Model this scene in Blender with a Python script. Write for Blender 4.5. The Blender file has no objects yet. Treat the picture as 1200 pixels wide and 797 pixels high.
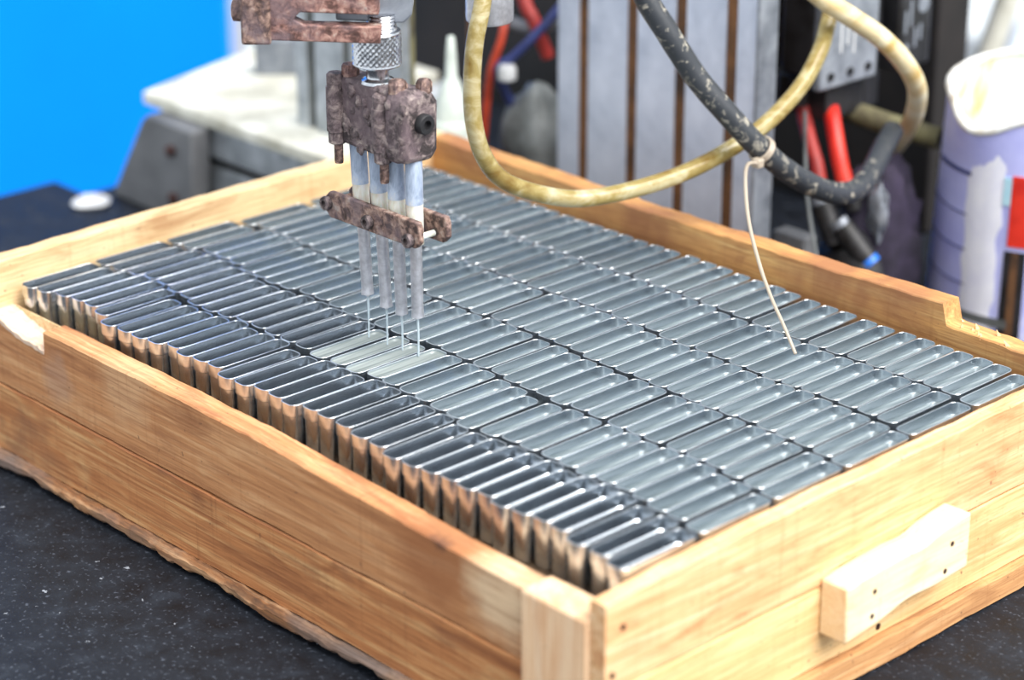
import bpy, math, random
from mathutils import Vector, noise
random.seed(7)
PI = math.pi
sc = bpy.context.scene
COL = sc.collection

# ------------------------------------------------------------------ units
# All numbers are millimetres in the tray's own frame (x along the long
# front board, y along the end board, z = 0 at the rims of the tins).
BENCH = -101.0                       # height of the workbench surface
def W(p): return Vector((p[0] * .001, p[1] * .001, (p[2] - BENCH) * .001))

# ------------------------------------------------------------------ camera
cam_d = bpy.data.cameras.new('camera'); cam = bpy.data.objects.new('camera', cam_d); COL.objects.link(cam)
cam.location = W((1049.12, -634.87, 463.53))
cam.rotation_euler = (1.177293, .001579, .815310)
cam_d.sensor_width = 36.0; cam_d.lens = 85.6
cam_d.clip_start = .02; cam_d.clip_end = 50
cam_d.dof.use_dof = True; cam_d.dof.focus_distance = 1.185; cam_d.dof.aperture_fstop = 5.2
sc.camera = cam

# ------------------------------------------------------------------ world, sun, exposure
wd = bpy.data.worlds.new('world'); sc.world = wd; wd.use_nodes = True
wn = wd.node_tree.nodes; wl = wd.node_tree.links; wn.clear()
wo = wn.new('ShaderNodeOutputWorld'); wb = wn.new('ShaderNodeBackground')
wb.inputs[0].default_value = (.88, .945, 1.0, 1); wb.inputs[1].default_value = 1.0
wl.new(wb.outputs[0], wo.inputs[0])
sd = bpy.data.lights.new('sun', 'SUN'); sun = bpy.data.objects.new('sun', sd); COL.objects.link(sun)
sd.energy = 5.2; sd.angle = math.radians(48); sd.color = (1.0, .96, .91)
sun.rotation_euler = Vector((.66, .06, .84)).to_track_quat('Z', 'Y').to_euler()
sun.location = (3, -1, 3)
sc.view_settings.view_transform = 'Standard'; sc.view_settings.look = 'None'
sc.view_settings.exposure = .35; sc.view_settings.gamma = 1.0
sc.view_settings.use_curve_mapping = False

# ------------------------------------------------------------------ mesh helpers
class MB:
    def __init__(s): s.v = []; s.f = []
    def add(s, vs, fs):
        b = len(s.v); s.v += [tuple(p) for p in vs]; s.f += [tuple(i + b for i in f) for f in fs]; return s
    def box(s, x0, x1, y0, y1, z0, z1):
        return s.add([(x0,y0,z0),(x1,y0,z0),(x1,y1,z0),(x0,y1,z0),(x0,y0,z1),(x1,y0,z1),(x1,y1,z1),(x0,y1,z1)],
                     [(0,3,2,1),(4,5,6,7),(0,1,5,4),(1,2,6,5),(2,3,7,6),(3,0,4,7)])
    def loft(s, rings, caps=True, closed=True):
        n = len(rings[0]); vs = [p for r in rings for p in r]; fs = []
        for i in range(len(rings) - 1):
            for j in range(n if closed else n - 1):
                k = (j + 1) % n
                fs.append((i*n+j, i*n+k, (i+1)*n+k, (i+1)*n+j))
        if caps:
            fs.append(tuple(range(n - 1, -1, -1))); fs.append(tuple((len(rings)-1)*n + j for j in range(n)))
        return s.add(vs, fs)
    def lathe(s, prof, c=(0,0,0), n=32, axis='z'):
        rings = []
        for r, h in prof:
            ring = []
            for j in range(n):
                a = 2 * PI * j / n; u, w = r * math.cos(a), r * math.sin(a)
                if axis == 'z': q = (c[0]+u, c[1]+w, c[2]+h)
                elif axis == 'y': q = (c[0]+w, c[1]+h, c[2]+u)
                else: q = (c[0]+h, c[1]+u, c[2]+w)
                ring.append(q)
            rings.append(ring)
        return s.loft(rings)
    def prism(s, poly, axis, a0, a1):
        # poly of (u, v) extruded along an axis
        def mk(a):
            if axis == 'y': return [(u, a, v) for u, v in poly]
            if axis == 'x': return [(a, u, v) for u, v in poly]
            return [(u, v, a) for u, v in poly]
        return s.loft([mk(a0), mk(a1)])
    def tube(s, pts, rad, n=14, res=6, jit=0):
        pts = [Vector(p) for p in pts]; P = []
        for i in range(len(pts) - 1):
            a = pts[max(i-1, 0)]; b = pts[i]; c = pts[i+1]; d = pts[min(i+2, len(pts)-1)]
            for k in range(res):
                t = k / res
                P.append(.5*((2*b) + (c-a)*t + (2*a-5*b+4*c-d)*t*t + (3*b-a-3*c+d)*t**3))
        P.append(pts[-1])
        T = (P[1]-P[0]).normalized(); N = T.orthogonal().normalized(); rings = []
        for i, q in enumerate(P):
            t2 = (P[min(i+1, len(P)-1)] - P[max(i-1, 0)]).normalized()
            N = (N - t2 * N.dot(t2)).normalized(); B = t2.cross(N)
            r = rad(i / (len(P)-1)) if callable(rad) else rad
            rings.append([q + (N*math.cos(2*PI*j/n) + B*math.sin(2*PI*j/n)) * (r + jit*noise.noise(q*.13+Vector((j,0,0)))) for j in range(n)])
        return s.loft(rings)

ORG = {}
def link(o, parent=None):
    COL.objects.link(o)
    if parent is not None: o.parent = parent
    return o
def mesh_of(mb, name, org, smooth, mat):
    me = bpy.data.meshes.new(name)
    me.from_pydata([((x-org[0])*.001, (y-org[1])*.001, (z-org[2])*.001) for x, y, z in mb.v], [], mb.f)
    if mat is not None: me.materials.append(mat)
    import bmesh
    bm = bmesh.new(); bm.from_mesh(me); bmesh.ops.recalc_face_normals(bm, faces=bm.faces); bm.to_mesh(me); bm.free()
    if smooth:
        me.polygons.foreach_set('use_smooth', [True]*len(me.polygons))
        me.set_sharp_from_angle(angle=math.radians(smooth))
    return me
def tag(o, label=None, cat=None, group=None, kind=None):
    if label: o['label'] = label
    if cat: o['category'] = cat
    if group: o['group'] = group
    if kind: o['kind'] = kind
    return o
def obj(name, mb, mat, parent=None, org=None, smooth=0, bevel=0):
    """vertices in the tray frame (or in the parent's local frame when the parent is a 'local' thing)"""
    if org is None:
        n = len(mb.v); org = (sum(v[0] for v in mb.v)/n, sum(v[1] for v in mb.v)/n, min(v[2] for v in mb.v))
    o = bpy.data.objects.new(name, mesh_of(mb, name, org, smooth, mat)); link(o, parent)
    ORG[o.name] = org
    if parent is None: o.location = W(org)
    else:
        po = ORG[parent.name]; o.location = ((org[0]-po[0])*.001, (org[1]-po[1])*.001, (org[2]-po[2])*.001)
    if bevel:
        m = o.modifiers.new('edge', 'BEVEL'); m.width = bevel*.001; m.segments = 2; m.limit_method = 'ANGLE'; m.angle_limit = math.radians(40)
        me = o.data; me.polygons.foreach_set('use_smooth', [True]*len(me.polygons)); me.set_sharp_from_angle(angle=math.radians(35))
    return o
def empty(name, loc, rz=0, local=False):
    o = bpy.data.objects.new(name, None); o.empty_display_size = .02; link(o)
    o.location = W(loc); o.rotation_euler = (0, 0, rz)
    ORG[o.name] = (0, 0, 0) if local else tuple(loc)
    return o

# ------------------------------------------------------------------ materials
def lin(r, g, b):
    f = lambda c: ((c/255+.055)/1.055)**2.4 if c > 10 else c/255/12.92
    return (f(r), f(g), f(b), 1)
class NT:
    def __init__(s, name):
        s.m = bpy.data.materials.new(name); s.m.use_nodes = True; s.t = s.m.node_tree; s.t.nodes.clear()
        s.out = s.t.nodes.new('ShaderNodeOutputMaterial'); s.p = s.t.nodes.new('ShaderNodeBsdfPrincipled')
        s.t.links.new(s.p.outputs[0], s.out.inputs[0]); s._c = None
    def n(s, t, **k):
        nd = s.t.nodes.new(t)
        for a, v in k.items(): setattr(nd, a, v)
        return nd
    def l(s, a, b): s.t.links.new(a, b)
    def co(s, scale=(1,1,1), rot=(0,0,0), loc=(0,0,0)):
        if s._c is None: s._c = s.n('ShaderNodeTexCoord')
        mp = s.n('ShaderNodeMapping'); mp.inputs['Scale'].default_value = scale; mp.inputs['Rotation'].default_value = rot; mp.inputs['Location'].default_value = loc
        s.l(s._c.outputs['Object'], mp.inputs['Vector']); return mp.outputs[0]
    def noise(s, vec, scale, detail=4, rough=.55, dist=0):
        x = s.n('ShaderNodeTexNoise'); x.inputs['Scale'].default_value = scale; x.inputs['Detail'].default_value = detail
        x.inputs['Roughness'].default_value = rough; x.inputs['Distortion'].default_value = dist; s.l(vec, x.inputs['Vector']); return x.outputs['Fac']
    def ramp(s, fac, stops):
        r = s.n('ShaderNodeValToRGB'); e = r.color_ramp.elements
        while len(e) < len(stops): e.new(.5)
        for i, (p, c) in enumerate(stops): e[i].position = p; e[i].color = c if len(c) == 4 else (*c, 1)
        s.l(fac, r.inputs[0]); return r.outputs[0]
    def mix(s, f, a, b, mode='MIX'):
        m = s.n('ShaderNodeMix', data_type='RGBA', blend_type=mode)
        if isinstance(f, float): m.inputs[0].default_value = f
        else: s.l(f, m.inputs[0])
        for i, x in ((6, a), (7, b)):
            if isinstance(x, tuple): m.inputs[i].default_value = x
            else: s.l(x, m.inputs[i])
        return m.outputs[2]
    def bump(s, h, strength=.3, dist=.0005):
        b = s.n('ShaderNodeBump'); b.inputs['Strength'].default_value = strength; b.inputs['Distance'].default_value = dist
        s.l(h, b.inputs['Height']); s.l(b.outputs[0], s.p.inputs['Normal'])
    def set(s, **k):
        for a, v in k.items():
            i = s.p.inputs[a.replace('_', ' ')]
            if hasattr(v, 'is_linked') or isinstance(v, bpy.types.NodeSocket): s.l(v, i)
            else: i.default_value = v
        return s
BW = ((0,0,0,1), (1,1,1,1))

def wood(name, axis, dark, mid, light, stain=None, stain_amt=.45, off=0, rough=.7, spots=()):
    t = NT(name); a = {'x': (6, 150, 150), 'y': (150, 6, 150), 'z': (150, 150, 6)}[axis]
    g = t.noise(t.co(a, loc=(off, off, off)), 1.0, 8, .68, .8)
    c = t.ramp(g, [(.30, dark), (.48, mid), (.66, light)])
    b = tuple(x * .16 for x in a)
    g2 = t.noise(t.co(b, loc=(off*2, off, 3)), 1.0, 3, .5, 1.5)
    c = t.mix(t.ramp(g2, [(.40, BW[0]), (.62, (.6,.6,.6,1))]), c, mid)
    g3 = t.noise(t.co({'x': (14, 60, 60), 'y': (60, 14, 60), 'z': (60, 60, 14)}[axis], loc=(off*3, 2, off)), 1.0, 5, .62, .8)
    c = t.mix(t.ramp(g3, [(.54, BW[0]), (.70, (.75,.75,.75,1))]), c, dark)
    c = t.mix(t.ramp(g3, [(.28, (.55,.55,.55,1)), (.42, BW[0])]), c, light)
    if stain:
        s = t.noise(t.co((9,9,14), loc=(off, 2*off, 5)), 1.0, 4, .6, .4)
        c = t.mix(t.ramp(s, [(1-stain_amt, BW[0]), (1-stain_amt+.14, (.85,.85,.85,1))]), c, stain)
    for (px, py, pz), rad, scol, amt in spots:                                  # knots and scraped patches of a known place
        vm = t.n('ShaderNodeVectorMath', operation='DISTANCE'); wob = t.n('ShaderNodeVectorMath', operation='ADD')
        nt = t.n('ShaderNodeTexNoise'); nt.inputs['Scale'].default_value = 70; nt.inputs['Detail'].default_value = 4; t.l(t.co(), nt.inputs['Vector'])
        sc_ = t.n('ShaderNodeVectorMath', operation='SCALE'); sc_.inputs['Scale'].default_value = .022; t.l(nt.outputs['Color'], sc_.inputs[0])
        t.l(t.co(), wob.inputs[0]); t.l(sc_.outputs[0], wob.inputs[1]); t.l(wob.outputs[0], vm.inputs[0])
        vm.inputs[1].default_value = (px*.001+.011, py*.001+.011, pz*.001+.011)
        dv = t.n('ShaderNodeMath', operation='DIVIDE'); t.l(vm.outputs['Value'], dv.inputs[0]); dv.inputs[1].default_value = rad*.001
        c = t.mix(t.ramp(dv.outputs[0], [(.45, (amt,)*3), (1.0, BW[0])]), c, scol)
    f = t.noise(t.co(tuple(x*5 for x in a)), 1.0, 3, .6)
    c = t.mix(t.ramp(f, [(.36, (.5,.5,.5,1)), (.55, BW[0])]), c, dark)
    q = {'x': (260, 8, 8), 'y': (8, 260, 8), 'z': (8, 8, 260)}[axis]           # saw marks across the grain
    sm = t.noise(t.co(q, loc=(off, 1, off)), 1.0, 4, .7)
    c = t.mix(t.ramp(sm, [(.30, (.30,.30,.30,1)), (.44, BW[0])]), c, dark)
    sp = t.noise(t.co((300, 300, 300), loc=(2, off, 1)), 1.0, 2, .5)
    c = t.mix(t.ramp(sp, [(.70, BW[0]), (.76, (.6,.6,.6,1))]), c, lin(90,62,48))
    t.set(Base_Color=c, Roughness=rough); t.bump(f, .35, .0006); return t.m
def metal(name, c1, c2, rough=.3, scale=60, mt=1.0, stretch=(1,1,1), bump=.05):
    t = NT(name); n = t.noise(t.co(tuple(scale*s for s in stretch)), 1.0, 5, .6)
    t.set(Base_Color=t.ramp(n, [(.35, c1), (.65, c2)]), Metallic=mt, Roughness=rough)
    if bump: t.bump(n, bump, .0004)
    return t.m
def plain(name, c1, c2=None, rough=.5, scale=40, bump=0, **k):
    t = NT(name); c2 = c2 or tuple(x*.7 for x in c1[:3]) + (1,)
    n = t.noise(t.co((scale,)*3), 1.0, 5, .6, .3)
    t.set(Base_Color=t.ramp(n, [(.36, c2), (.62, c1)]), Roughness=rough, **k)
    if bump: t.bump(n, bump, .001)
    return t.m
def rust(name, a, b, c, scale=200):
    t = NT(name); n = t.noise(t.co((scale,)*3), 1.0, 8, .68, .4); n2 = t.noise(t.co((scale*.25,)*3, loc=(4,1,2)), 1.0, 4, .6, .6)
    col = t.ramp(n, [(.34, tuple(v*.6 for v in a[:3]) + (1,)), (.43, a), (.50, b), (.58, c), (.68, lin(186,174,164))])
    col = t.mix(t.ramp(n2, [(.46, BW[0]), (.62, (.75,.75,.75,1))]), col, lin(108,92,98))
    t.set(Base_Color=col, Roughness=.66, Metallic=.1); t.bump(n, .7, .0016); return t.m

M = {}
M['front'] = wood('wood_front', 'x', lin(146,92,56), lin(196,138,90), lin(220,174,128), lin(160,116,88), .40, 1.3, spots=(((350-195, -7, 26), 34, lin(150,92,54), .7), ((392-195, -7, 26), 26, lin(224,196,160), .85), ((352-195, -7, 37), 9, lin(60,44,42), .9), ((120-195, -7, 36), 26, lin(214,172,130), .6), ((60-195, -7, 20), 16, lin(176,140,116), .6)))
M['front_low'] = wood('wood_front_low', 'x', lin(128,74,42), lin(190,126,76), lin(228,186,130), lin(140,98,70), .44, 4.1)
M['end'] = wood('wood_end', 'y', lin(190,126,80), lin(230,184,134), lin(242,214,174), lin(214,166,126), .36, 2.2)
M['end_low'] = wood('wood_end_low', 'y', lin(196,146,92), lin(230,192,136), lin(238,210,162), lin(204,158,106), .34, 7.7)
M['left'] = wood('wood_left', 'y', lin(184,136,92), lin(232,202,154), lin(240,218,178), lin(182,140,104), .36, 5.2)
M['back'] = wood('wood_back', 'x', lin(150,98,58), lin(206,154,92), lin(226,186,122), lin(150,98,66), .52, 3.1)
M['block'] = wood('wood_block', 'z', lin(214,160,116), lin(238,200,160), lin(244,218,186), lin(198,152,120), .34, 6.0)
M['handle'] = wood('wood_handle', 'y', lin(230,194,146), lin(244,222,182), lin(248,230,200), None, 0, 8.4)
M['bark'] = wood('wood_bark', 'x', lin(70,50,38), lin(150,102,64), lin(204,164,124), lin(118,104,98), .52, 9.0, .85)
M['slab_end'] = wood('wood_slab_end', 'y', lin(146,98,60), lin(198,148,98), lin(222,182,134), lin(164,118,80), .4, 2.9, .8)
M['cut'] = wood('wood_cut', 'x', lin(196,164,138), lin(226,200,178), lin(236,218,202), None, 0, 1.1)
M['ply'] = plain('floor_ply', lin(120,96,70), lin(80,62,46), .8)
M['nail'] = metal('nail_metal', lin(70,52,52), lin(110,84,80), .5)

t = NT('tin_plate')
n = t.noise(t.co((30, 30, 200)), 1.0, 4, .55); n3 = t.noise(t.co((420, 420, 420), loc=(2,5,1)), 1.0, 2, .5)
t.set(Base_Color=t.ramp(n, [(.35, lin(196,204,212)), (.65, lin(226,232,238))]), Metallic=1.0, Roughness=.26)
M['tin'] = t.m
t = NT('resin'); n = t.noise(t.co((900, 24, 60)), 1.0, 4, .6, .3)
t.set(Base_Color=t.ramp(n, [(.30, lin(72,82,86)), (.48, lin(108,119,123)), (.68, lin(156,165,168))]), Roughness=.07, IOR=1.5, Metallic=.15)  # lengthwise streaks paint the tin walls mirrored in the clear liquid
t.bump(n, .25, .0003); M['resin'] = t.m
t = NT('resin_fresh'); n = t.noise(t.co((500, 20, 60)), 1.0, 3, .6, .3)
t.set(Base_Color=t.ramp(n, [(.35, lin(112,120,118)), (.65, lin(142,150,148))]), Roughness=.12, IOR=1.5); M['resin_fresh'] = t.m
t = NT('resin_stream'); t.set(Base_Color=lin(214,228,236), Roughness=.08, IOR=1.45, Transmission_Weight=.45); M['stream'] = t.m

t = NT('bench_slate')
n = t.noise(t.co((60,)*3), 1.0, 8, .7, .3); sp = t.noise(t.co((420,)*3), 1.0, 2, .5); sp2 = t.noise(t.co((130, 150, 130), loc=(3,7,1)), 1.0, 3, .55)
c = t.ramp(n, [(.30, lin(10,12,17)), (.55, lin(24,28,36)), (.78, lin(44,50,60))])
c = t.mix(t.ramp(sp, [(.60, BW[0]), (.72, (.55,.55,.55,1))]), c, lin(84,90,102))
c = t.mix(t.ramp(sp2, [(.70, BW[0]), (.73, (.7,.7,.7,1))]), c, lin(160,166,176))
c = t.mix(t.ramp(sp2, [(.25, (.8,.8,.8,1)), (.32, BW[0])]), c, lin(12,12,14))
t.set(Base_Color=c, Roughness=t.ramp(n, [(.3, (.5,)*3), (.7, (.75,)*3)]), Specular_IOR_Level=.25); t.bump(n, .35, .0008); M['bench'] = t.m
M['rust'] = rust('rusty_iron', lin(72,54,50), lin(124,98,88), lin(164,136,122))
M['rust2'] = rust('rusty_fork', lin(90,62,56), lin(138,100,92), lin(168,132,120), 170)
M['rust3'] = rust('rusty_block', lin(58,50,51), lin(108,95,95), lin(146,132,129), 180)
M['steel'] = metal('worn_steel', lin(182,182,188), lin(216,216,222), .42, 240, .85, bump=.15)
M['chrome'] = metal('bright_steel', lin(180,182,188), lin(222,224,228), .22, 200)
M['alu'] = metal('grey_aluminium', lin(150,156,162), lin(190,196,202), .42, 80, .7)
M['gsteel'] = plain('galvanised_grey', lin(150,156,166), lin(112,118,128), .45, 60, .2, Metallic=.3)
t = NT('milky_sleeve'); z = t.co((0, 0, 1)); n = t.noise(t.co((150,150,60)), 1.0, 5, .6, .4)
t.set(Base_Color=t.ramp(n, [(.36, lin(206,196,176)), (.60, lin(232,232,228))]), Roughness=.35, Subsurface_Weight=.15); M['sleeve'] = t.m
t = NT('blue_grey_sleeve'); n = t.noise(t.co((150,150,60)), 1.0, 6, .65, .4)
t.set(Base_Color=t.ramp(n, [(.36, lin(126,140,164)), (.55, lin(176,190,210)), (.72, lin(214,212,206))]), Roughness=.35); M['sleeve_up'] = t.m
t = NT('amber_hose'); n = t.noise(t.co((60,60,90)), 1.0, 5, .6, .6)
t.set(Base_Color=t.ramp(n, [(.32, lin(138,112,56)), (.52, lin(174,156,98)), (.70, lin(214,204,166))]), Roughness=.18, Transmission_Weight=.35, IOR=1.4); M['hose'] = t.m
t = NT('pale_hose'); n = t.noise(t.co((45,45,60)), 1.0, 5, .6, .6)
t.set(Base_Color=t.ramp(n, [(.32, lin(192,160,96)), (.55, lin(222,208,170)), (.72, lin(232,226,204))]), Roughness=.3); M['hose2'] = t.m
t = NT('black_hose'); n = t.noise(t.co((170,170,170)), 1.0, 6, .7, .6); n2 = t.noise(t.co((14,14,14), loc=(1,2,3)), 1.0, 2)
gate = t.n('ShaderNodeMath', operation='MULTIPLY'); t.l(t.ramp(n, [(.56, BW[0]), (.62, BW[1])]), gate.inputs[0]); t.l(t.ramp(n2, [(.42, (.1,.1,.1,1)), (.6, BW[1])]), gate.inputs[1])
t.set(Base_Color=t.mix(gate.outputs[0], lin(46,50,56), lin(170,164,150)), Roughness=.5); t.bump(n, .4, .0006); M['bhose'] = t.m
t = NT('clear_strap'); t.set(Base_Color=lin(196,182,164), Roughness=.3, Transmission_Weight=.3); M['strap'] = t.m
M['strip'] = plain('anodised_strip', lin(206,214,232), lin(176,186,206), .4, 26, .1, Metallic=.1)
M['slot'] = plain('rusty_slot', lin(124,84,50), lin(58,40,28), .8, 30)
M['olive'] = plain('olive_slot', lin(120,116,84), lin(70,64,46), .8)
M['dark'] = plain('dark_machine', lin(34,28,26), lin(10,9,9), .7, 14)
M['plate'] = plain('stained_plate', lin(226,226,216), lin(176,174,160), .7, 22, .2)
M['gusset'] = plain('grey_casting', lin(112,114,118), lin(84,86,90), .55, 20)
M['pale_panel'] = plain('pale_panel', lin(206,214,220), lin(184,192,198), .6, 6)
M['blue'] = plain('blue_paint', lin(0,140,252), lin(0,134,248), .8, 3, Specular_IOR_Level=.1)
M['wall'] = plain('grey_wall', lin(206,210,212), lin(188,192,196), .8, 3)
M['white_pl'] = plain('milky_plastic', lin(214,222,214), lin(190,200,194), .4, 20)
M['black_pl'] = plain('black_plastic', lin(42,42,46), lin(16,16,18), .5, 50)
M['red'] = plain('red_hose_rubber', lin(236,62,44), lin(196,36,28), .4, 40)
M['dullred'] = plain('dull_red_rubber', lin(176,54,48), lin(120,30,30), .5, 50)
M['orange'] = plain('orange_wire', lin(206,74,40), lin(160,50,28), .5, 40)
M['bluew'] = plain('blue_wire', lin(58,70,130), lin(36,44,84), .5, 40)
M['bluefit'] = plain('blue_collar', lin(40,120,220), lin(30,90,180), .4)
M['rag'] = plain('dark_rag', lin(58,50,72), lin(22,20,30), .9, 30, .5)
M['ragp'] = plain('grey_plastic_sheet', lin(128,134,136), lin(78,80,80), .5, 20, .3)
M['white'] = plain('white_patch', lin(210,212,214), lin(184,186,190), .6)
M['floor'] = plain('workshop_floor', lin(120,118,114), lin(96,94,90), .8, 4)

# ------------------------------------------------------------------ the setting
RZ = .8153                                          # the machine head is turned this far
fl = MB().box(-2600, 2600, -2200, 3000, BENCH-930, BENCH-900)
tag(obj('floor', fl, M['floor']), kind='structure')
wall_e = MB().box(-1500, 2200, 0, 60, BENCH-900, 1300)
w_ = obj('wall_back', wall_e, M['wall'], org=(0, 0, BENCH-900)); tag(w_, kind='structure')
w_.location = W((-625 - 100, 943 + 110, BENCH-900)); w_.rotation_euler[2] = RZ
bl = MB().box(-800, -282, -60, -20, BENCH-900, 900)
o = obj('blue_partition', bl, M['blue'], org=(0, 0, BENCH-900)); o.location = W((-625 - 60, 943 + 56, BENCH-900)); o.rotation_euler[2] = RZ
tag(o, 'plain bright blue painted partition filling the far background beyond the bench', 'partition')

bench = MB()
poly = [(-383,-900),(1500,-900),(1500,1000),(-345,1000),(-345,262),(-383,262)]
bench.prism(poly, 'z', BENCH-40, BENCH)
wb_ = obj('workbench', bench, M['bench'], org=(300, 100, BENCH-900))
tag(wb_, 'black speckled stone workbench top under the wooden tray', 'workbench')
for x, y in ((-340,-860),(1440,-860),(1440,940),(-270,940)):
    obj('bench_leg', MB().box(x-30, x+30, y-30, y+30, BENCH-900, BENCH-40), M['gusset'], wb_, bevel=3)

# ------------------------------------------------------------------ wooden tray
tray = empty('wooden_tray', (220, 140, BENCH))
tag(tray, 'shallow wooden tray of rough planks holding rows of steel tins', 'tray')
def lerp(tab, x):
    if x <= tab[0][0]: return tab[0][1]
    for (a, u), (b, v) in zip(tab, tab[1:]):
        if x <= b: return u + (v-u)*(x-a)/(b-a)
    return tab[-1][1]
def nz(x, s, k): return noise.noise(Vector((x*s + k*13.7, k*3.1, .5)))
def plank(name, axis, a0, a1, b0, b1, zt, zb, mat, n=60, rt=.5, rb=.5, ro=.4, seed=1, bev=.7, extra=()):
    """plank running along an axis: cross-section b0..b1 by zb..zt with rough hewn edges"""
    rings = []
    ts = sorted(set([a0 + (a1-a0)*i/n for i in range(n+1)] + list(extra)))
    for a in ts:
        T = (zt(a) if callable(zt) else zt) + rt*nz(a, .05, seed) + rt*.6*nz(a, .23, seed+1)
        Bz = (zb(a) if callable(zb) else zb) + rb*nz(a, .06, seed+2) + rb*.6*nz(a, .3, seed+3)
        d0 = b0 + ro*nz(a, .03, seed+4); d1 = b1 + ro*nz(a, .03, seed+5)
        e = bev*(1 + .5*nz(a, .15, seed+6))
        cs = [(d0, Bz+e), (d0+e, Bz), (d1-e, Bz), (d1, Bz+e), (d1, T-e), (d1-e, T), (d0+e, T), (d0, T-e)]
        rings.append([(a, u, v) if axis == 'x' else (u, a, v) for u, v in cs])
    return obj(name, MB().loft(rings), mat, tray, smooth=28)
FT = [(-15,-9.0),(150,-9.3),(230,-10.5),(300,-13.5),(350,-16),(406,-18)]
def front_top(x):
    z = lerp(FT, x)
    if x < 46.5: z = lerp([(-15,-13),(6,-15),(20,-18.5),(46.5,-20.5)], x)
    return z
plank('side_board', 'x', -15, 405, -21, -6.8, front_top, -51.8, M['front'], 110, .5, .35, .3, 1, extra=(46.4, 46.6))
plank('side_board', 'x', -15, 405, -21.3, -8, -52.4, -92, M['front_low'], 60, .35, .5, .3, 11)
plank('base_board', 'x', -18, 455, -26, 12, -92.2, lambda x: BENCH+1.2+3.2*max(0, nz(x,.045,90))+2.0*max(0, nz(x,.17,92)), M['bark'], 260, 1.3, 1.1, 2.2, 21, 2.0)
plank('side_board', 'y', -24, 302, 445, 454, lambda y: -1.0+lerp([(-24,-4),(40,-.5),(302,1)], y), -45.6, M['end'], 50, .5, .35, .3, 31)
plank('side_board', 'y', -24, 302, 445, 454.2, -46.1, lambda y: -86.2, M['end_low'], 50, .35, .4, .3, 41)
plank('base_board', 'y', 12.5, 306, 420, 458.5, -86.6, BENCH+.3, M['slab_end'], 90, .5, .3, .8, 51, 1.2)
plank('side_board', 'y', -21, 302, -15, -4, lambda y: 13.5+lerp([(-21,0),(302,.8)], y), -92, M['left'], 60, .6, .3, .4, 61)
BT = [(-4,14.5),(180,13),(300,15),(378,17),(381,6),(445,5)]
plank('side_board', 'x', -3.9, 444.9, 290, 303, lambda x: lerp(BT, x), -92, M['back'], 90, .9, .3, .4, 71, extra=(378, 381))
rings = []
for k in range(25):
    x = -14.8 + 61*k/24; z = front_top(x) + .6*nz(x, .3, 5)
    rings.append([(x, -21.4, z-1.5), (x, -6.9, z-1.5), (x, -6.9, z+1.3+.8*nz(x,.2,6)), (x, -21.4+.6*nz(x,.3,8), z+.7+1.2*nz(x,.25,7))])
obj('torn_edge', MB().loft(rings), M['cut'], tray)
obj('liner_strip', MB().box(-3.5, 62, -6.7, -5.9, -40, -12.5), M['left'], tray)
obj('floor_panel', MB().box(-3.6, 444.6, -6.6, 289.6, -30, -24.6), M['ply'], tray)
blk = MB()
blk.box(405.3, 444.8, -25, -7, -98, -15.2)
obj('corner_block', blk, M['block'], tray, bevel=1.6)
# splinters on the torn back board end
sp_ = MB()
for k in range(9):
    a = random.uniform(380, 436); L = random.uniform(2, 6); h = random.uniform(1.5, 4.5); y = random.uniform(291, 302)
    sp_.add([(a,y,4.2),(a+L,y+1.2,4.2),(a+L*.5,y-1.5,4.2),(a+L*.3+random.uniform(-3,3),y,4.5+h)], [(0,2,1),(0,1,3),(1,2,3),(2,0,3)])
tag(obj('splinters', sp_, M['end'], tray), kind='stuff')
# handle on the end board
hp = []
for i in range(25):
    y = 110 + 87*i/24; s = i/24
    zc = -55 + 7.5*s
    ht = 13.6 - 1.8*math.exp(-((s-.62)/.10)**2) + .5*math.sin(s*9); hb = 13.6 - 2.6*math.exp(-((s-.50)/.17)**2)
    hp.append((y, zc+ht, zc-hb))
rings = []
for y, zt, zb in hp: rings.append([(454.4, y, zb), (469.5, y, zb), (469.5, y, zt), (454.4, y, zt)])
hd = obj('handle', MB().loft(rings), M['handle'], tray, bevel=1.0)
hd['label'] = 'pale wooden handle block nailed to the end board'
def nail(x, y, z, parent, r=1.5, ax='x'):
    obj('nail', MB().lathe([(r, -.6), (r, .15), (r*.6, .35)], (x, y, z), 10, ax), M['nail'], parent, smooth=40)
for y, z in ((129,-49),(128,-61),(184,-45),(180,-57.5)): nail(469.5, y, z, hd, 1.35)
nail(454.3, 153, -82, tray, 1.7); nail(454.1, -14, -18, tray); nail(454.2, -20, -38, tray)

# ------------------------------------------------------------------ steel tins
TW, TL, TH = 11.15, 45.7, 24.2
def rrect(w, l, r, z, seg=5):
    pts = []
    for cx, cy, a0 in ((w/2-r, l/2-r, 0), (-w/2+r, l/2-r, PI/2), (-w/2+r, -l/2+r, PI), (w/2-r, -l/2+r, 1.5*PI)):
        for k in range(seg+1):
            a = a0 + PI/2*k/seg; pts.append((cx + r*math.cos(a), cy + r*math.sin(a), z))
    return pts
def tin_mesh():
    mb = MB(); w, l, r = TW, TL, 3.7; th = .48; s = .7
    def R(d, z): return rrect(w-2*d, l-2*d, max(r-d, 1.2), z)
    prof = [(s+1.2, -TH), (s+.3, -TH+.5), (s, -TH+1.4), (s, -6.6), (0, -6.0), (0, -.12), (.12, 0), (th-.1, 0), (th, -.12),
            (th, -6.1), (s+th, -6.7), (s+th, -TH+1.7), (s+th+.9, -TH+.7)]
    mb.loft([R(d, z) for d, z in prof]); return mb
TIN = mesh_of(tin_mesh(), 'metal_tin', (0,0,-TH), 35, M['tin'])
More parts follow.
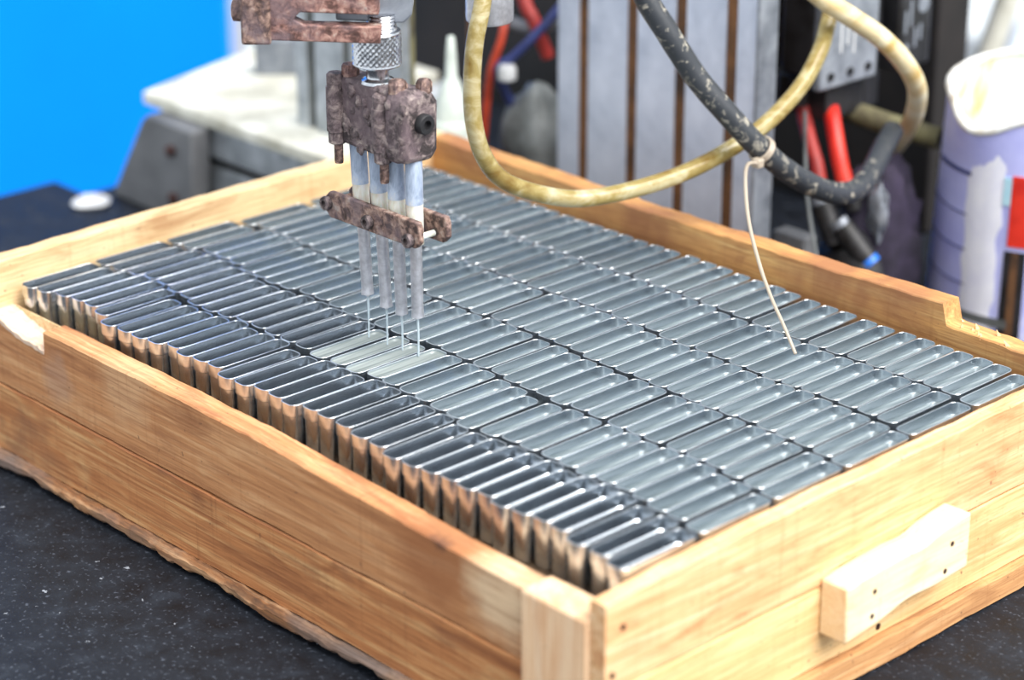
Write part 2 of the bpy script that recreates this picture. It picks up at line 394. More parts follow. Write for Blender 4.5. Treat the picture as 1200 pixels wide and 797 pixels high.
def fill_mesh(z, mat, nm):
    mb = MB(); d = .50
    def R(e, zz): return rrect(TW-2*(d+e), TL-2*(d+e), max(3.7-d-e, .8), zz)
    mb.loft([R(.3, z-5), R(0, z-1.0), R(-.02, z), R(.35, z-.22), R(1.2, z-.3)])
    return mesh_of(mb, nm, (0,0,-TH), 60, mat)
FILL = [fill_mesh(z, M['resin'], 'resin_fill') for z in (-4.5, -5.2, -5.9)]
FRESH = fill_mesh(-1.2, M['resin_fresh'], 'resin_fill')

row1 = [(9.0,-5.8),(17.1,-3.3),(20.5,1.4),(27.1,3.7),(41.6,4.2),(60.1,1.2),(80.8,-4.7),(90.5,-3.7),(99.7,-2.9),(107.6,-1.0),(114.2,2.8),(130.2,-.1),(139,1.6),(154,2.2),(171.4,-2.2),(181.6,-1.2),(190.7,1.8),(202,1.4),(214,.3),(221.5,4.4),(235.7,3.8),(250.4,3.6),(265.4,1.2),(276.8,1),(292.6,-2.7),(303.7,-1.9),(314.9,-.6),(324.7,1.1),(336.5,.6),(345.8,2.4),(360.4,-.4),(369.9,1.4),(379.3,3.2),(392.4,2.4),(409.7,-1.7),(421.2,-1.3),(435.7,-4.5)]
meas = {2: [(-1,88),(104.7,89),(115.7,89.9),(127.9,89.7),(140.1,91.4),(152.5,91.6),(164.5,91.7),(179.7,91.2),(350.3,87.2),(363.8,88.8),(374.3,90),(383.9,91),(395.8,90.7),(406.3,91.7),(416.8,94),(434.4,88)],
 3: [(-.5,136),(290.1,142.7),(308.1,139),(319.4,139),(335.4,133.9),(347,136.1),(358.3,136.8),(371.6,136.8),(384.1,136.3),(395.1,138.4),(407,137.6),(420.4,135.3),(431.9,137.7)],
 4: [(2,184),(297.4,189.4),(327.7,185.3),(336.4,183.7),(349.5,182.5),(358.5,184.6),(370.8,185.8),(386,180.2),(397.3,182.1),(407.2,185.5),(420.6,185.8),(434.5,182.7)],
 5: [(2.3,231),(339.4,228.8),(347.2,229.2),(357.9,229.4),(370.5,230.4),(379.5,232.3),(391.2,234),(401.2,237),(416.4,233.8),(431.9,228.5)],
 6: [(3,272),(25.4,272.8),(133.2,270.6),(176.3,277.7),(384,275.8),(394,278.4),(404.9,279),(414.4,281.3),(429.7,277.6)]}
PITCH = TW + .12
XMAX = 444.2 - TW
def spread(pts):
    """fill the unmeasured stretches with evenly packed tins"""
    out = [pts[0]]
    for a, b in zip(pts, pts[1:]):
        n = max(1, round((b[0]-a[0]) / 11.95))
        for k in range(1, n):
            t = k/n; out.append((a[0]+(b[0]-a[0])*t + random.uniform(-1.3,1.3), a[1]+(b[1]-a[1])*t + 2.6*math.sin(k*.9+a[0]) + random.uniform(-1.2,1.2)))
        out.append(b)
    return out
def pack(xs):
    """closest positions that leave every tin its own width"""
    blocks = []
    for i, x in enumerate(xs):
        blocks.append([x - i*PITCH, 1])
        while len(blocks) > 1 and blocks[-2][0] > blocks[-1][0]:
            b = blocks.pop(); a = blocks.pop(); n = a[1]+b[1]; blocks.append([(a[0]*a[1]+b[0]*b[1])/n, n])
    res = [v for v, n in blocks for _ in range(n)]
    for i in range(1, len(res)): res[i] = min(res[i], res[i-1] + 2.4)
    cap = XMAX - (len(xs)-1)*PITCH
    out = [max(-3.2, min(v, cap)) + i*PITCH for i, v in enumerate(res)]
    while XMAX - out[-1] > PITCH + .3: out.append(out[-1] + PITCH)
    slack = XMAX - random.uniform(.2, 1.2) - out[-1]
    if slack > 0: out = [x + slack*(i/(len(out)-1))**2 for i, x in enumerate(out)]
    return out
ordn = ['first','second','third','fourth','fifth','sixth']
def nth(i): return '%d%s' % (i, 'th' if 10 <= i % 100 <= 20 else {1:'st',2:'nd',3:'rd'}.get(i % 10, 'th'))
prev = []
for row in range(1, 7):
    pts = row1 if row == 1 else [(x, y + 2.2 - TL) for x, y in spread(meas[row])]
    xs = pack([x for x, _ in pts]); cur = []
    ys = [y for _, y in pts]; ys += [ys[-1]]*(len(xs)-len(ys))
    for i, x in enumerate(xs):
        y = max(ys[i], -6.0 + (1.2 if x < 70 else 0))
        if prev:
            yb = max([py + TL for px, py in prev if px < x + PITCH and px + PITCH > x] or [y])
            y = max(yb + .25, min(y, yb + 1.5))
        y = min(y, 289.2 - TL)
        cur.append((x, y))
    for i, (x, y) in enumerate(cur):
        o = bpy.data.objects.new('metal_tin', TIN); link(o)
        o.location = W((x + TW/2, y + TL/2, -TH + random.uniform(-.15, .15)))
        o.rotation_euler = (random.uniform(-.004, .004), random.uniform(-.006, .006), random.uniform(-.002, .002))
        state = 'empty'; f = None
        if row > 2 or (row == 2 and x > 172):
            state = 'filled'; f = random.choice(FILL)
            if row == 2 and x < 222: state = 'brim-full'; f = FRESH
        if f:
            c = bpy.data.objects.new('resin_fill', f); link(c, o)
        where = 'front row' if row == 1 else ('back row' if row == 6 else '%s row from the front' % ordn[row-1])
        tag(o, '%s narrow steel tin, %s from left in the %s' % (state, nth(i+1), where), 'tin',
            'steel tins in the %s' % where)
    prev = cur

# ------------------------------------------------------------------ four-nozzle dispensing head
head = empty('dispensing_head', (192, 84, 0))
tag(head, 'rusty dispensing head with four nozzles pouring clear liquid into the tins', 'dispenser')
SX = [175.5, 189.3, 203.2, 216.8]; TX = [182.6, 196.2, 206.8, 217.6]
tips = [(182.4, 82.4, 22.5), (195.8, 83.0, 19.5), (206.3, 83.8, 18.5), (217.6, 84.4, 20.0)]
for k in range(4):
    top = Vector((SX[k], 84, 106)); tip = Vector(tips[k]); d = (top - tip)
    at = lambda q: tip + d*q
    L = d.length
    s_ = obj('sleeve', MB().tube([at(.44), at(.52), at(.68)], 4.15, 18, 3), M['sleeve'], head, smooth=40)
    s_['label'] = 'milky white plastic sleeve'
    obj('sleeve_sheath', MB().tube([at(.675), at(.85), at(1)], 4.25, 18, 3), M['sleeve_up'], head, smooth=40)
    nz_ = obj('nozzle', MB().tube([at(0), at(.2), at(.46)], lambda q: 2.95 + (.3 if q < .12 else 0), 16, 4, .12), M['steel'], head, smooth=40)
    obj('nozzle_tip', MB().lathe([(1.0, 0), (1.0, -1.2), (.7, -1.3)], tips[k], 10), M['steel'], nz_, smooth=40)
    zb = -1.0
    st = obj('liquid_stream', MB().tube([(tip.x, tip.y, tip.z-.8), (tip.x+.25, tip.y, tip.z-9), (tip.x-.1, tip.y+.1, zb)], lambda q: .62-.16*q, 8, 4), M['stream'], head, smooth=60)
    st['label'] = 'thin clear falling liquid stream'
# clamp plates
def plate_poly(x0, x1, z0, z1, c, sl):
    return [(x0+c, z0), (x1-c, z0+sl), (x1, z0+c+sl), (x1, z1-c+sl), (x1-c*.5, z1+sl), (x0+c, z1), (x0, z1-c), (x0, z0+c)]
cp = obj('clamp_plate', MB().prism(plate_poly(160.5, 230.5, 59.5, 73.0, 3.2, .5), 'y', 75.0, 78.2), M['rust'], head, bevel=.6)
obj('clamp_plate', MB().prism(plate_poly(160.5, 233.5, 59.5, 73.0, 3.2, .5), 'y', 90.0, 93.2), M['rust'], head, bevel=.6)
for x, z in ((162.8, 67), (194, 65.2), (224.0, 63.6)):
    b = obj('bolt', MB().lathe([(2.0, 0), (3.4, .1), (3.7, -1.6), (3.3, -3.0), (1.7, -3.1), (1.6, -1.6), (.1, -1.6)], (x, 75.0, z), 14, 'y'), M['rust3'], cp, smooth=40)
    obj('bolt_shank', MB().lathe([(1.6, 78.0), (1.6, 95.2)], (x, 0, z), 10, 'y'), M['sleeve'] if x > 220 else M['rust'], head, smooth=40)
# manifold
man = MB()
man.prism([(166.5,100),(214,98),(216.5,103),(216.5,130),(213,134),(169,133),(166,130)], 'y', 76.5, 92.5)
mf = obj('manifold_block', man, M['rust3'], head, bevel=2.0)
for x, z0, z1 in ((169.5, 99, 134.5), (203.5, 97, 131)):
    obj('corner_pillar', MB().lathe([(3.6, z0), (4.3, z0+.6), (4.3, z0+6), (5.0, z0+6.4), (5.0, z1-7), (4.5, z1-6.8), (4.5, z1-1), (3.6, z1)], (x, 76.5, 0), 16), M['rust3'], mf, smooth=35)
    obj('stud', MB().lathe([(2.1, z0-10), (2.3, z0-9), (2.3, z0+1)], (x+.6, 76.7, 0), 10), M['rust'], mf, smooth=40)
ek = MB().prism([(74,100),(92,99),(95.5,104),(96,128),(92,134.5),(78,135),(73.5,130),(73,105)], 'x', 207.5, 222.5)
obj('end_cap', ek, M['rust3'], mf, bevel=3.2)
obj('socket_screw', MB().lathe([(5.0, 222), (5.0, 225.6), (4.4, 226.4), (2.3, 226.4), (2.1, 224), (.1, 224)], (0, 85, 119), 18, 'x'), M['black_pl'], mf, smooth=40)
for x, y, r in ((211, 80, 4.8), (218.5, 90, 4.0), (174, 82, 4.6)):
    obj('hex_bolt', MB().lathe([(r, 132.5), (r, 137), (r*.8, 138.6), (r*.3, 139)], (x, y, 0), 7 if r > 4.5 else 6), M['rust' if x > 200 else 'rust2'], mf, smooth=25)
wm = MB()
def blob_local(c, r, k, seed, n=9, m=6):
    mb = MB(); rings = []
    for i in range(m+1):
        ph = -PI/2 + PI*i/m; ring = []
        for j in range(n):
            a = 2*PI*j/n; d = Vector((math.cos(a)*math.cos(ph), math.sin(a)*math.cos(ph), math.sin(ph)))
            q = 1 + k*noise.noise(d*2.2 + Vector((seed,0,0)))
            ring.append((c[0]+d.x*r[0]*q, c[1]+d.y*r[1]*q, c[2]+d.z*r[2]*q))
        rings.append(ring)
    return mb.loft(rings)
for k in range(46):
    x = random.choice([random.uniform(172, 203), random.uniform(205, 221)]); z = random.uniform(99, 128); r = random.uniform(1.0, 3.2)
    wm.v += []; bb = blob_local((x, 76.6 if x < 206 else 74.2, z), (r, r*.55, r*1.2), .5, k*1.7); wm.add(bb.v, bb.f)
tag(obj('crust', wm, M['rust3'], mf, smooth=60), 'lumpy dried resin crust', kind='stuff')
obj('neck', MB().lathe([(8.5, 133), (8.0, 134.4), (5.6, 135.4), (5.3, 138), (6.4, 140.5), (6.4, 142)], (192, 84, 0), 24), M['chrome'], head, smooth=40)
# knurled nut
kn = MB(); nseg, nrow = 96, 22; rings = []
for i in range(nrow+1):
    z = 141.5 + 17*i/nrow; ring = []
    for j in range(nseg):
        a = 2*PI*j/nseg
        q = min(abs(((a*26/(2*PI) + (z-141)*.36) % 1)-.5), abs(((a*26/(2*PI) - (z-141)*.36) % 1)-.5))*2
        r = 11.9 - (.55*(1-q) if 1 < i < nrow-1 else .2)
        if i in (0, nrow): r = 11.2
        ring.append((192 + r*math.cos(a), 84 + r*math.sin(a), z))
    rings.append(ring)
obj('knurled_nut', MB().loft(rings), M['chrome'], head, smooth=25)
th = []
for i in range(12): th.append((6.9 + (.35 if i % 2 else -.25), 158 + i*.8))
obj('threaded_stud', MB().lathe(th, (193.5, 86, 0), 28), M['chrome'], head, smooth=20)
# fork bracket, built in the frame turned with the head
def turn(mb, org, rz):
    c, s = math.cos(rz), math.sin(rz)
    mb.v = [(org[0]+x*c-y*s, org[1]+x*s+y*c, z) for x, y, z in mb.v]; return mb
HO = (192, 84)
fk = MB().prism([(-61,155.5),(-50,155.5),(-49,156.5),(2.5,154.8),(3,163),(-33,164),(-38,166.5),(-35,170),(2,168.6),(2,184),(-20,188),(-36,194),(-61,194)], 'y', -12, -3)
fo = obj('fork_bracket', turn(fk, HO, RZ), M['rust2'], head, bevel=.8)
obj('fork_cheek', turn(MB().box(-62.5, -48.5, -14, 1, 154.8, 200), HO, RZ), M['rust'], fo, bevel=1.2)
obj('pivot_bolt', turn(MB().lathe([(3, -67.5), (5, -66.8), (5.2, -63), (5.2, -62)], (0, -4, 169), 14, 'x'), HO, RZ), M['rust'], fo, smooth=40)
obj('steel_block', turn(MB().prism([(-19,163.5),(13,162),(17,166),(17,300),(-19,300)], 'y', -2, 20), HO, RZ), M['gsteel'], head, bevel=1.0)
obj('carrier_arm', turn(MB().box(-64, 18, -8, 16, 200, 300), HO, RZ), M['rust'], head, bevel=1.5)

# ------------------------------------------------------------------ hoses in front of the machine
hp_ = [(150,198,250),(158,190,205),(162,184,176),(168,176,161),(172,169,147),(173,164,133),(174,161,114),(176,160,94),(178,164,76),(181,174,61),(188,191,51),(197,215,44),(206,245,44),(214,276,48),(218,308,55),(220,337,65),(218,366,79),(212,389,95),(204,405,110),(196,422,127),(186,440,160),(178,452,220)]
o = obj('amber_hose', MB().tube(hp_, 4.6, 18, 8), M['hose'], smooth=60)
tag(o, 'long translucent amber hose looping over the back of the tray', 'hose')
ft = MB().lathe([(10.6, 136), (12.0, 137), (12.4, 139), (12.4, 152), (11.2, 153), (11.2, 170), (7, 171), (7, 280)], (157, 189, 0), 20)
ftm = tag(obj('hose_fitting', ft, M['steel'], smooth=30), 'grey metal cylinder fitting behind the top of the amber hose', 'fitting')
obj('locking_ring', MB().lathe([(12.6, 153.5), (13.2, 154.2), (13.2, 158), (12.6, 158.7)], (157, 189, 0), 20), M['chrome'], ftm, smooth=30)
bp = [(160,248,250),(176,255,195),(186,260,163),(195,264,143),(206,272,122),(215,282,101),(227,294,81),(237,308,62),(242,327,45),(242,353,29),(240,377,19),(235,401,16),(225,425,19),(216,445,25),(209,462,30)]
bh = obj('black_hose', MB().tube(bp, 6.3, 18, 8, .25), M['bhose'], smooth=60)
tag(bh, 'thick black rubber hose crusted with dried drips crossing the amber hose', 'hose')
pb = [(190,330,240),(199,352,180),(206,369,143),(214,382,126),(222,399,113),(229,418,99),(233,435,83),(229,455,63),(212,478,39),(189,499,15),(170,509,-5),(156,511,-22)]
tag(obj('pale_hose', MB().tube(pb, 5.7, 18, 8, .15), M['hose2'], smooth=60), 'thick pale cream hose bending down beside the valve block', 'hose')
tie = empty('cable_tie', (241, 310, 58))
tag(tie, 'clear cable tie around the black hose with a long dangling tail', 'cable tie')
tm = MB(); c0 = Vector((238.3, 311.2, 58.8)); ax = (Vector((242,327,45)) - Vector((237,308,62))).normalized()
n1 = ax.orthogonal().normalized(); n2 = ax.cross(n1); ring = []
for i in range(29):
    a = 2*PI*i/28; ring.append(c0 + (n1*math.cos(a)+n2*math.sin(a))*7.0)
for off in (-1.2, 0, 1.2): tm.tube([p + ax*off for p in ring], .9, 8, 1)
obj('tie_loop', tm, M['strap'], tie, smooth=60)
tp = [(243,304,54),(248,289,58),(265,268,57),(284,250,45),(306,234,32),(324,223,22),(337,217,14),(349,213,3)]
obj('tie_tail', MB().tube(tp, lambda q: 1.15 - .25*q, 8, 6), M['strap'], tie, smooth=60)
obj('tie_head', MB().box(240, 245.5, 300.5, 305.5, 52, 57), M['strap'], tie, bevel=.8)

# ------------------------------------------------------------------ machine frame behind the tray
mc = empty('machine_column', (72, 420, BENCH)); tag(mc, 'tall slotted aluminium machine column behind the tray with rusty grooves', 'column')
obj('core', MB().box(-8, 155, 402, 416, BENCH, 330), M['slot'], mc)
for x0, x1 in ((-9, 9), (17.5, 50.5), (59.5, 90.5), (99.5, 130.5), (139.5, 156)):
    obj('face_strip', MB().box(x0, x1, 400.3, 402.2, BENCH, 330), M['strip'], mc, bevel=.5)
obj('side_strip', MB().box(155, 157.5, 399, 416, BENCH, 330), M['gsteel'], mc, bevel=.8)
obj('foot_plate', MB().box(158, 182, 418, 430, BENCH, -34), M['gusset'], mc, bevel=1)
c2 = empty('frame_post', (-110, 340, -22)); tag(c2, 'pale grey grooved frame post standing on the stained machine plate', 'post')
obj('core', MB().box(-170, -66, 326, 331, -22, 330), M['olive'], c2)
for x0, x1 in ((-172, -159), (-152, -122), (-116, -64)):
    obj('face_strip', MB().box(x0, x1, 319, 326, -22, 330), M['alu'], c2, bevel=1.0)
mb_ = empty('machine_pedestal', (-170, 330, BENCH)); tag(mb_, 'grey aluminium machine pedestal with a pale stained top plate left of the tray', 'pedestal')
pl = MB(); rings = []
obj('top_plate', MB().prism([(-304,288),(-40,288),(-40,362),(-200,362),(-200,470),(-356,470)], 'z', -31, -22), M['plate'], mb_, bevel=1.5)
obj('upper_beam', MB().box(-290, -40, 292, 330, -54, -31.2), M['alu'], mb_, bevel=2)
obj('beam_groove', MB().box(-284, -40, 297, 328, -60, -54), M['dark'], mb_)
obj('lower_beam', MB().box(-284, -40, 294, 330, -84, -60), M['alu'], mb_, bevel=2)
obj('foot_block', MB().box(-284, -100, 300, 400, BENCH, -84.2), M['dark'], mb_)
gs = MB().prism([(-331,BENCH),(-236,BENCH),(-230,-31.4),(-282,-31.4),(-288,-36)], 'y', 275, 291)
obj('gusset', gs, M['gusset'], mb_, bevel=2)
for z in (-50, -84): obj('gusset_bolt', MB().lathe([(4.2, 275.2), (4.2, 272), (3.2, 271.2)], (-254, 0, z), 12, 'y'), M['nail'], mb_, smooth=40)
pp = MB().box(-16, 22, 0, 14, -22, 330)
o = obj('pale_board', turn(pp, (-326, 415), RZ), M['pale_panel']); tag(o, 'pale blank board upright on the machine plate beside the blue partition', 'board')
bx = MB().box(-16, 16, 0, 16, -22, 5)
o = obj('grey_box', turn(bx, (-270, 380), RZ), M['gsteel'], bevel=2); tag(o, 'small blurred grey box on the pale machine plate', 'box')
cb = MB().box(-450, 115, 625, 660, BENCH, 360)  # flat dark sheet painted for the shade in the gap behind
tag(obj('shade_backdrop', cb, M['dark'], bevel=2), 'dark gap shade painted on a flat cabinet behind the slotted column', 'backdrop')
# white blob by the bench corner
wb2 = MB(); wb2.lathe([(1, 0), (12, .5), (13.5, 2.5), (9, 5), (3, 7), (.5, 7)], (-324, 252, BENCH), 14)
for i, v in enumerate(wb2.v): wb2.v[i] = (v[0]+3*noise.noise(Vector(v)*.08), v[1]*1+4*noise.noise(Vector(v)*.07), v[2])
tag(obj('white_rag', wb2, M['white'], smooth=60), 'small crumpled white rag at the far bench corner', 'rag')

# squeeze bottle
bo = empty('squeeze_bottle', (-42, 340, BENCH)); tag(bo, 'milky squeeze bottle with a tapered nozzle behind the tray', 'bottle')
def at_b(pr): return MB().lathe(pr, (-42, 340, 0), 26)
obj('body', at_b([(17, BENCH), (18, BENCH+2), (18, -14), (17, -6), (14, -3)]), M['white_pl'], bo, smooth=40)
obj('cap', at_b([(13.5, -3), (13.5, 5), (12, 7)]), M['white_pl'], bo, smooth=40)
obj('nozzle', at_b([(11.5, 7), (10.6, 16), (5.6, 31), (4.0, 34), (3.4, 48), (2.4, 59), (1.5, 60)]), M['white_pl'], bo, smooth=40)

# cables in the dark gap
def wire(name, pts, r, mat, label):
    tag(obj(name, MB().tube(pts, r, 10, 5), mat, smooth=60), label, 'cable', 'loose cables behind the tray')
wire('red_cable', [(-70,430,150),(-66,424,90),(-58,418,66),(-48,417,54),(-42,424,30)], 4.5, M['dullred'], 'red cable hanging highest in the dark gap beside the column')
wire('orange_cable', [(-90,430,120),(-72,414,64),(-62,402,44),(-68,396,14),(-78,396,-60)], 2.6, M['orange'], 'thin orange cable hanging down the dark gap behind the tray')
wire('blue_cable', [(-30,430,70),(-40,408,46),(-52,402,32),(-62,398,20),(-60,420,-20)], 3.0, M['bluew'], 'short blue cable in the dark gap behind the tray')
wire('grey_cable', [(-20,440,80),(-40,424,52),(-70,416,50),(-110,420,66),(-130,430,120)], 4.0, M['gsteel'], 'grey cable crossing the dark gap behind the tray')
wire('brown_cable', [(-104,420,160),(-100,412,60),(-96,408,0),(-98,408,-90)], 4.0, M['slot'], 'brown cable hanging straight down behind the squeeze bottle')
def blob(c, r, k, seed, n=20, m=14):
    mb = MB(); rings = []
    for i in range(m+1):
        ph = -PI/2 + PI*i/m; ring = []
        for j in range(n):
            a = 2*PI*j/n; d = Vector((math.cos(a)*math.cos(ph), math.sin(a)*math.cos(ph), math.sin(ph)))
            q = 1 + k*noise.noise(d*2.2 + Vector((seed,0,0))) + k*.6*noise.noise(d*5 + Vector((0,seed,0)))
            ring.append((c[0]+d.x*r[0]*q, c[1]+d.y*r[1]*q, c[2]+d.z*r[2]*q))
        rings.append(ring)
    mb.loft(rings)
    zm = BENCH
    mb.v = [(x, y, max(z, zm)) for x, y, z in mb.v]; return mb
tag(obj('plastic_sheet', blob((-48, 420, -50), (36, 22, 56), .35, 3.3), M['ragp'], smooth=70), 'crumpled grey plastic sheet in the dark gap left of the column', 'sheet')
tag(obj('white_plug', MB().lathe([(5, 0), (6, 1), (6, 8), (4.5, 10)], (-52, 397, 18), 14), M['white'], smooth=40), 'small white plastic plug among the cables behind the tray', 'plug')

# ------------------------------------------------------------------ valve block and fittings on the right
vb = empty('valve_block', (130, 480, 40)); tag(vb, 'greasy pneumatic valve block with black coils behind the hoses', 'valve')
def vp(name, m, mat, bev=1.5, parent=None): return obj(name, m, mat, parent or vb, bevel=bev)
vp('coil', MB().box(104, 127, 456, 500, 52, 190), M['black_pl'], 2.5)
vp('coil', MB().box(128, 153, 453, 500, 50, 190), M['black_pl'], 2.5)
body = vp('valve_body', MB().box(153.5, 160, 452, 506, 44, 200), M['gsteel'])
for y in (462, 480, 497): obj('port_screw', MB().lathe([(2.6, 159.9), (2.6, 161.4), (1.0, 161.5), (.8, 160.6)], (0, y, 52), 10, 'x'), M['black_pl'], body, smooth=40)
for y, z in ((470, 74), (476, 78), (482, 72)): obj('scratch', MB().box(160.0, 160.25, y, y+1.6, z-9, z+9), M['white'], body)
vp('backing_bracket', MB().box(120, 150, 507, 522, 20, 190), M['black_pl'])
lab = vp('label_unit', MB().box(128, 162, 524, 556, 42, 190), M['black_pl'], 3)
for y, z, w, h in ((528, 66, 2.2, 14), (533, 70, 2.2, 16), (529, 52, 4, 7), (538, 56, 2.4, 12), (543, 60, 2.2, 10)):
    obj('label_mark', MB().box(162.0, 162.4, y, y+w, z, z+h), M['gsteel'], lab)
obj('label_mark', MB().lathe([(2.6, 161.9), (5.4, 161.9), (5.4, 162.5), (2.6, 162.5)], (0, 546, 82), 18, 'x'), M['gsteel'], lab, smooth=40)
vp('lower_body', MB().box(112, 152, 470, 505, 20, 43.5), M['black_pl'])
for x, y in ((133, 466), (144, 484)): obj('outlet_nut', MB().lathe([(6, 28), (7, 29), (7, 42), (6, 43)], (x, y, 0), 6), M['black_pl'], vb)
tag(obj('red_hose', MB().tube([(133,468,30),(138,466,22),(150,458,11),(163,451,-3),(174,444,-23)], 4.4, 14, 6), M['dullred'], smooth=60), 'dull red air hose, the left of the two under the valve block', 'hose', 'red air hoses')
tag(obj('red_hose', MB().tube([(144,484,30),(147,480,27),(157,471,20),(170,462,4),(180,458,-12)], 5.0, 14, 6), M['red'], smooth=60), 'bright red air hose, the right of the two under the valve block', 'hose', 'red air hoses')
def fitting(pts, r, label, ring=False):
    e = empty('push_fitting', pts[-1]); tag(e, label, 'fitting', 'push-in air fittings')
    a, b = Vector(pts[0]), Vector(pts[1]); d = b - a
    obj('body', MB().tube([a, a+d*.5, b], r, 16, 3), M['black_pl'], e, smooth=40)
    obj('collar', MB().tube([a+d*.02-d*.2, a+d*.02], r*.8, 16, 2), M['gsteel'], e, smooth=40)
    if ring: obj('blue_ring', MB().tube([b, b+d*.18], r*.92, 16, 2), M['bluefit'], e, smooth=40)
fitting([(174,443,-20),(187,443,-42)], 7.0, 'black push fitting at the end of the dull red hose')
fitting([(181,458,-10),(187,459,-24)], 6.4, 'black push fitting at the end of the bright red hose')
fitting([(190,443,-30),(205,449,-48)], 7.4, 'black push fitting with a blue ring, lowest by the back board', True)
tag(obj('air_manifold', blob((190, 452, -70), (26, 16, 34), .2, 1.2), M['black_pl'], smooth=60), 'black air manifold lump under the push fittings', 'manifold')
wire('thin_strap', [(170,428,40),(176,424,6),(184,420,-20),(196,416,-48)], 1.2, M['ragp'], 'thin grey strap slanting down between column and push fittings')
tag(obj('brass_pipe', MB().tube([(140,500,20),(170,510,14),(200,520,10)], 7, 14, 4), M['olive'], smooth=60), 'dull brass pipe behind the two red hoses', 'pipe')
rg = obj('dark_rag', blob((190, 480, -50), (24, 26, 56), .3, 8.8, 28, 20), M['rag'], smooth=75)
tag(rg, 'crumpled dark purple rag heap between the red hoses and the paint can', 'rag')
obj('paint_smear', blob((203, 460, -22), (7, 4, 15), .5, 2.1), M['gsteel'], rg, smooth=60)

# ------------------------------------------------------------------ paint can
can = empty('paint_can', (255, 552, BENCH)); tag(can, 'open lavender paint can with white drips and a red label patch', 'paint can')
t = NT('can_paper'); n = t.noise(t.co((14,14,20)), 1.0, 4, .6, .4); n2 = t.noise(t.co((60,60,18), loc=(1,4,2)), 1.0, 3)
c = t.ramp(n, [(.34, lin(168,172,232)), (.56, lin(192,196,246)), (.72, lin(220,222,248))])
t.set(Base_Color=c, Roughness=.5); M['can'] = t.m
t = NT('can_rim_paint'); n = t.noise(t.co((90,90,90)), 1.0, 5, .65)
t.set(Base_Color=t.ramp(n, [(.30, lin(120,84,56)), (.40, lin(206,200,190)), (.6, lin(238,240,238))]), Roughness=.4); M['canrim'] = t.m
t = NT('can_inside'); n = t.noise(t.co((40,40,26)), 1.0, 5, .65, .5)
t.set(Base_Color=t.ramp(n, [(.28, lin(140,88,44)), (.36, lin(186,170,124)), (.46, lin(210,216,208))]), Roughness=.5); M['canin'] = t.m
CC = (255, 552); RB, RT = 66.0, 60.0; ZB, ZT = BENCH+5, 56.0
va = math.atan2(-634-CC[1], 1049-CC[0])              # the side the pouring lip points to
def can_ring(r_add, f, z_add=0, n=64):
    ring = []
    for j in range(n):
        a = 2*PI*j/n; da = (a - va + .70 + PI) % (2*PI) - PI
        top = ZT - 10*(.5+.5*math.cos(da)) - 13*math.exp(-(da/.40)**2) + z_add
        z = ZB + (top-ZB)*f; q = (z-ZB)/(ZT-ZB)
        r = RB + (RT-RB)*q + r_add + (4.5*math.exp(-(da/.35)**2) if f > .8 else 0)*(f-.8)*5
        ring.append((CC[0]+r*math.cos(a), CC[1]+r*math.sin(a), z))
    return ring
obj('wall', MB().loft([can_ring(0, f) for f in (0, .15, .3, .45, .6, .75, .85, .93, 1.0)], caps=False), M['can'], can, smooth=60)
obj('inner_wall', MB().loft([can_ring(-1.5, f) for f in (0, .3, .6, .85, 1.0)], caps=False), M['canin'], can, smooth=60)
rim = [Vector(p) for p in can_ring(-.8, 1.0)]; rim.append(rim[0])
obj('rim', MB().tube(rim, 2.6, 10, 2, .6), M['canrim'], can, smooth=60)
obj('paint', MB().lathe([(.1, -30), (58, -30), (58.5, -6), (.1, -5)], (CC[0], CC[1], 6), 40), M['canin'], can, smooth=60)
obj('base', MB().lathe([(62, BENCH), (67, BENCH+.5), (67.5, BENCH+5), (64, BENCH+7)], (CC[0], CC[1], 0), 48), M['black_pl'], can, smooth=40)
def patch(name, a0, a1, f0, f1, mat, lift=.6):
    rings = []
    for i in range(9):
        a = va + a0 + (a1-a0)*i/8; rr = []
        for f in (f0, (f0+f1)/2, f1):
            for s in (0, 1):
                pass
        for f, e in ((f0, lift), (f1, lift), (f1, -.3), (f0, -.3)):
            z = ZB + (ZT-ZB)*f; r = RB + (RT-RB)*f + e
            rr.append((CC[0]+r*math.cos(a), CC[1]+r*math.sin(a), z))
        rings.append(rr)
    return obj(name, MB().loft(rings), mat, can, smooth=40)
rings = []
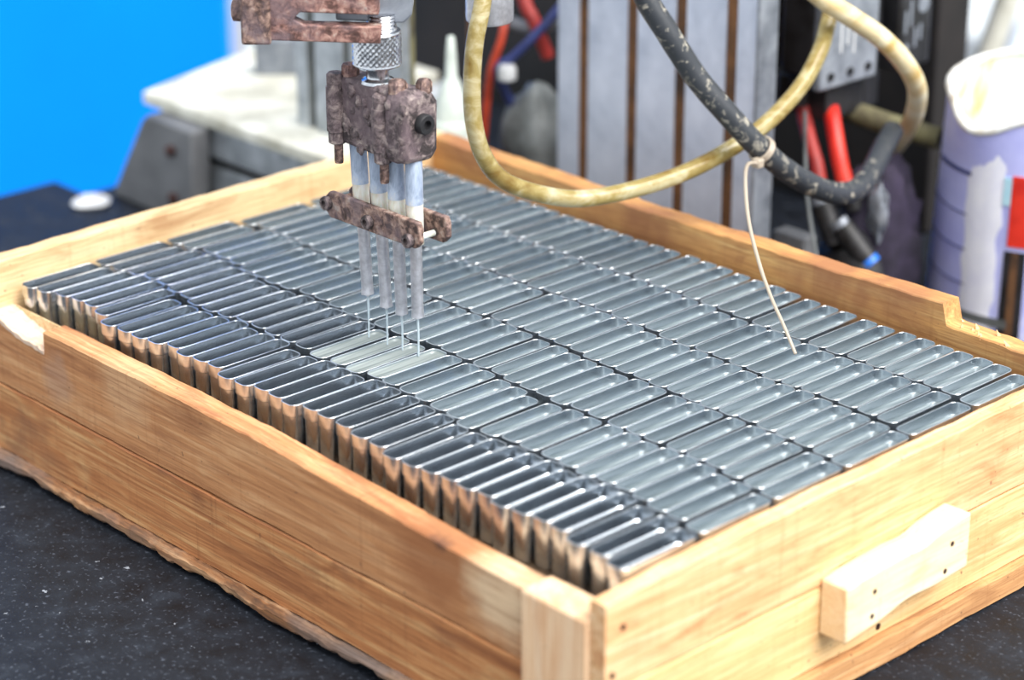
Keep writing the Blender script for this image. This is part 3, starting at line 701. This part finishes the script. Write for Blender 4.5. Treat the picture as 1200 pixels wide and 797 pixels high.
for i in range(25):
    f = .02 + .82*i/24; wv = .04*nz(i, .5, 31); a0 = -.70 + wv - .12*f; a1 = -.36 + .05*nz(i, .6, 33) - .02*(1-f)
    z = ZB + (ZT-ZB)*f; rr = []
    for k in range(6):
        a = va + a0 + (a1-a0)*k/5; r = RB + (RT-RB)*f + (.9 if 0 < k < 5 else .1); rr.append((CC[0]+r*math.cos(a), CC[1]+r*math.sin(a), z))
    for k in range(5, -1, -1):
        a = va + a0 + (a1-a0)*k/5; r = RB + (RT-RB)*f - .5; rr.append((CC[0]+r*math.cos(a), CC[1]+r*math.sin(a), z))
    rings.append(rr)
obj('white_drip', MB().loft(rings), plain('drip_paint', lin(240,242,252), lin(226,228,246), .4), can, smooth=60)
patch('cyan_smudge', -.36, -.285, .58, .69, plain('cyan_print', lin(150,206,226), lin(196,224,238), .5, 60), .7)
patch('red_patch', -.28, -.06, .42, .70, M['red'], .8)
patch('label_stripe', -.30, -.10, .05, .40, M['black_pl'], .6)
patch('label_stripe_core', -.235, -.165, .05, .40, M['slot'], .9)
for f in (.22, .36, .50): patch('label_line', -1.55, -.68, f, f+.005, M['bluew'], .5)
patch('label_line', -1.35, -.68, .66, .676, M['bluew'], .6)
patch('tape', -.85, -.22, .085, .12, M['ragp'], 1.0)
# dark sill in front of the can
tag(obj('black_sill', MB().box(215, 420, 470, 488, BENCH, BENCH+16), M['black_pl'], bevel=3), 'black rubber sill on the bench in front of the paint can', 'sill')
# far right background clutter
tag(obj('white_sack', blob((-120, 905, -70), (110, 80, 80), .25, 5.5, 30, 20), M['pale_panel'], smooth=70), 'blurred white sack far behind the paint can', 'sack')
tag(obj('blue_sack', blob((60, 900, -60), (54, 54, 66), .3, 9.1, 24, 16), plain('sack_blue', lin(120,140,214), lin(150,160,206), .7, 12), smooth=70), 'blurred pale blue sack far behind the paint can', 'sack')
tag(obj('grey_pipe', MB().tube([(20,770,-96),(24,790,-60),(28,805,-30),(40,830,60)], 9, 14, 5), M['plate'], smooth=60), 'pale grey pipe leaning behind the paint can', 'pipe')
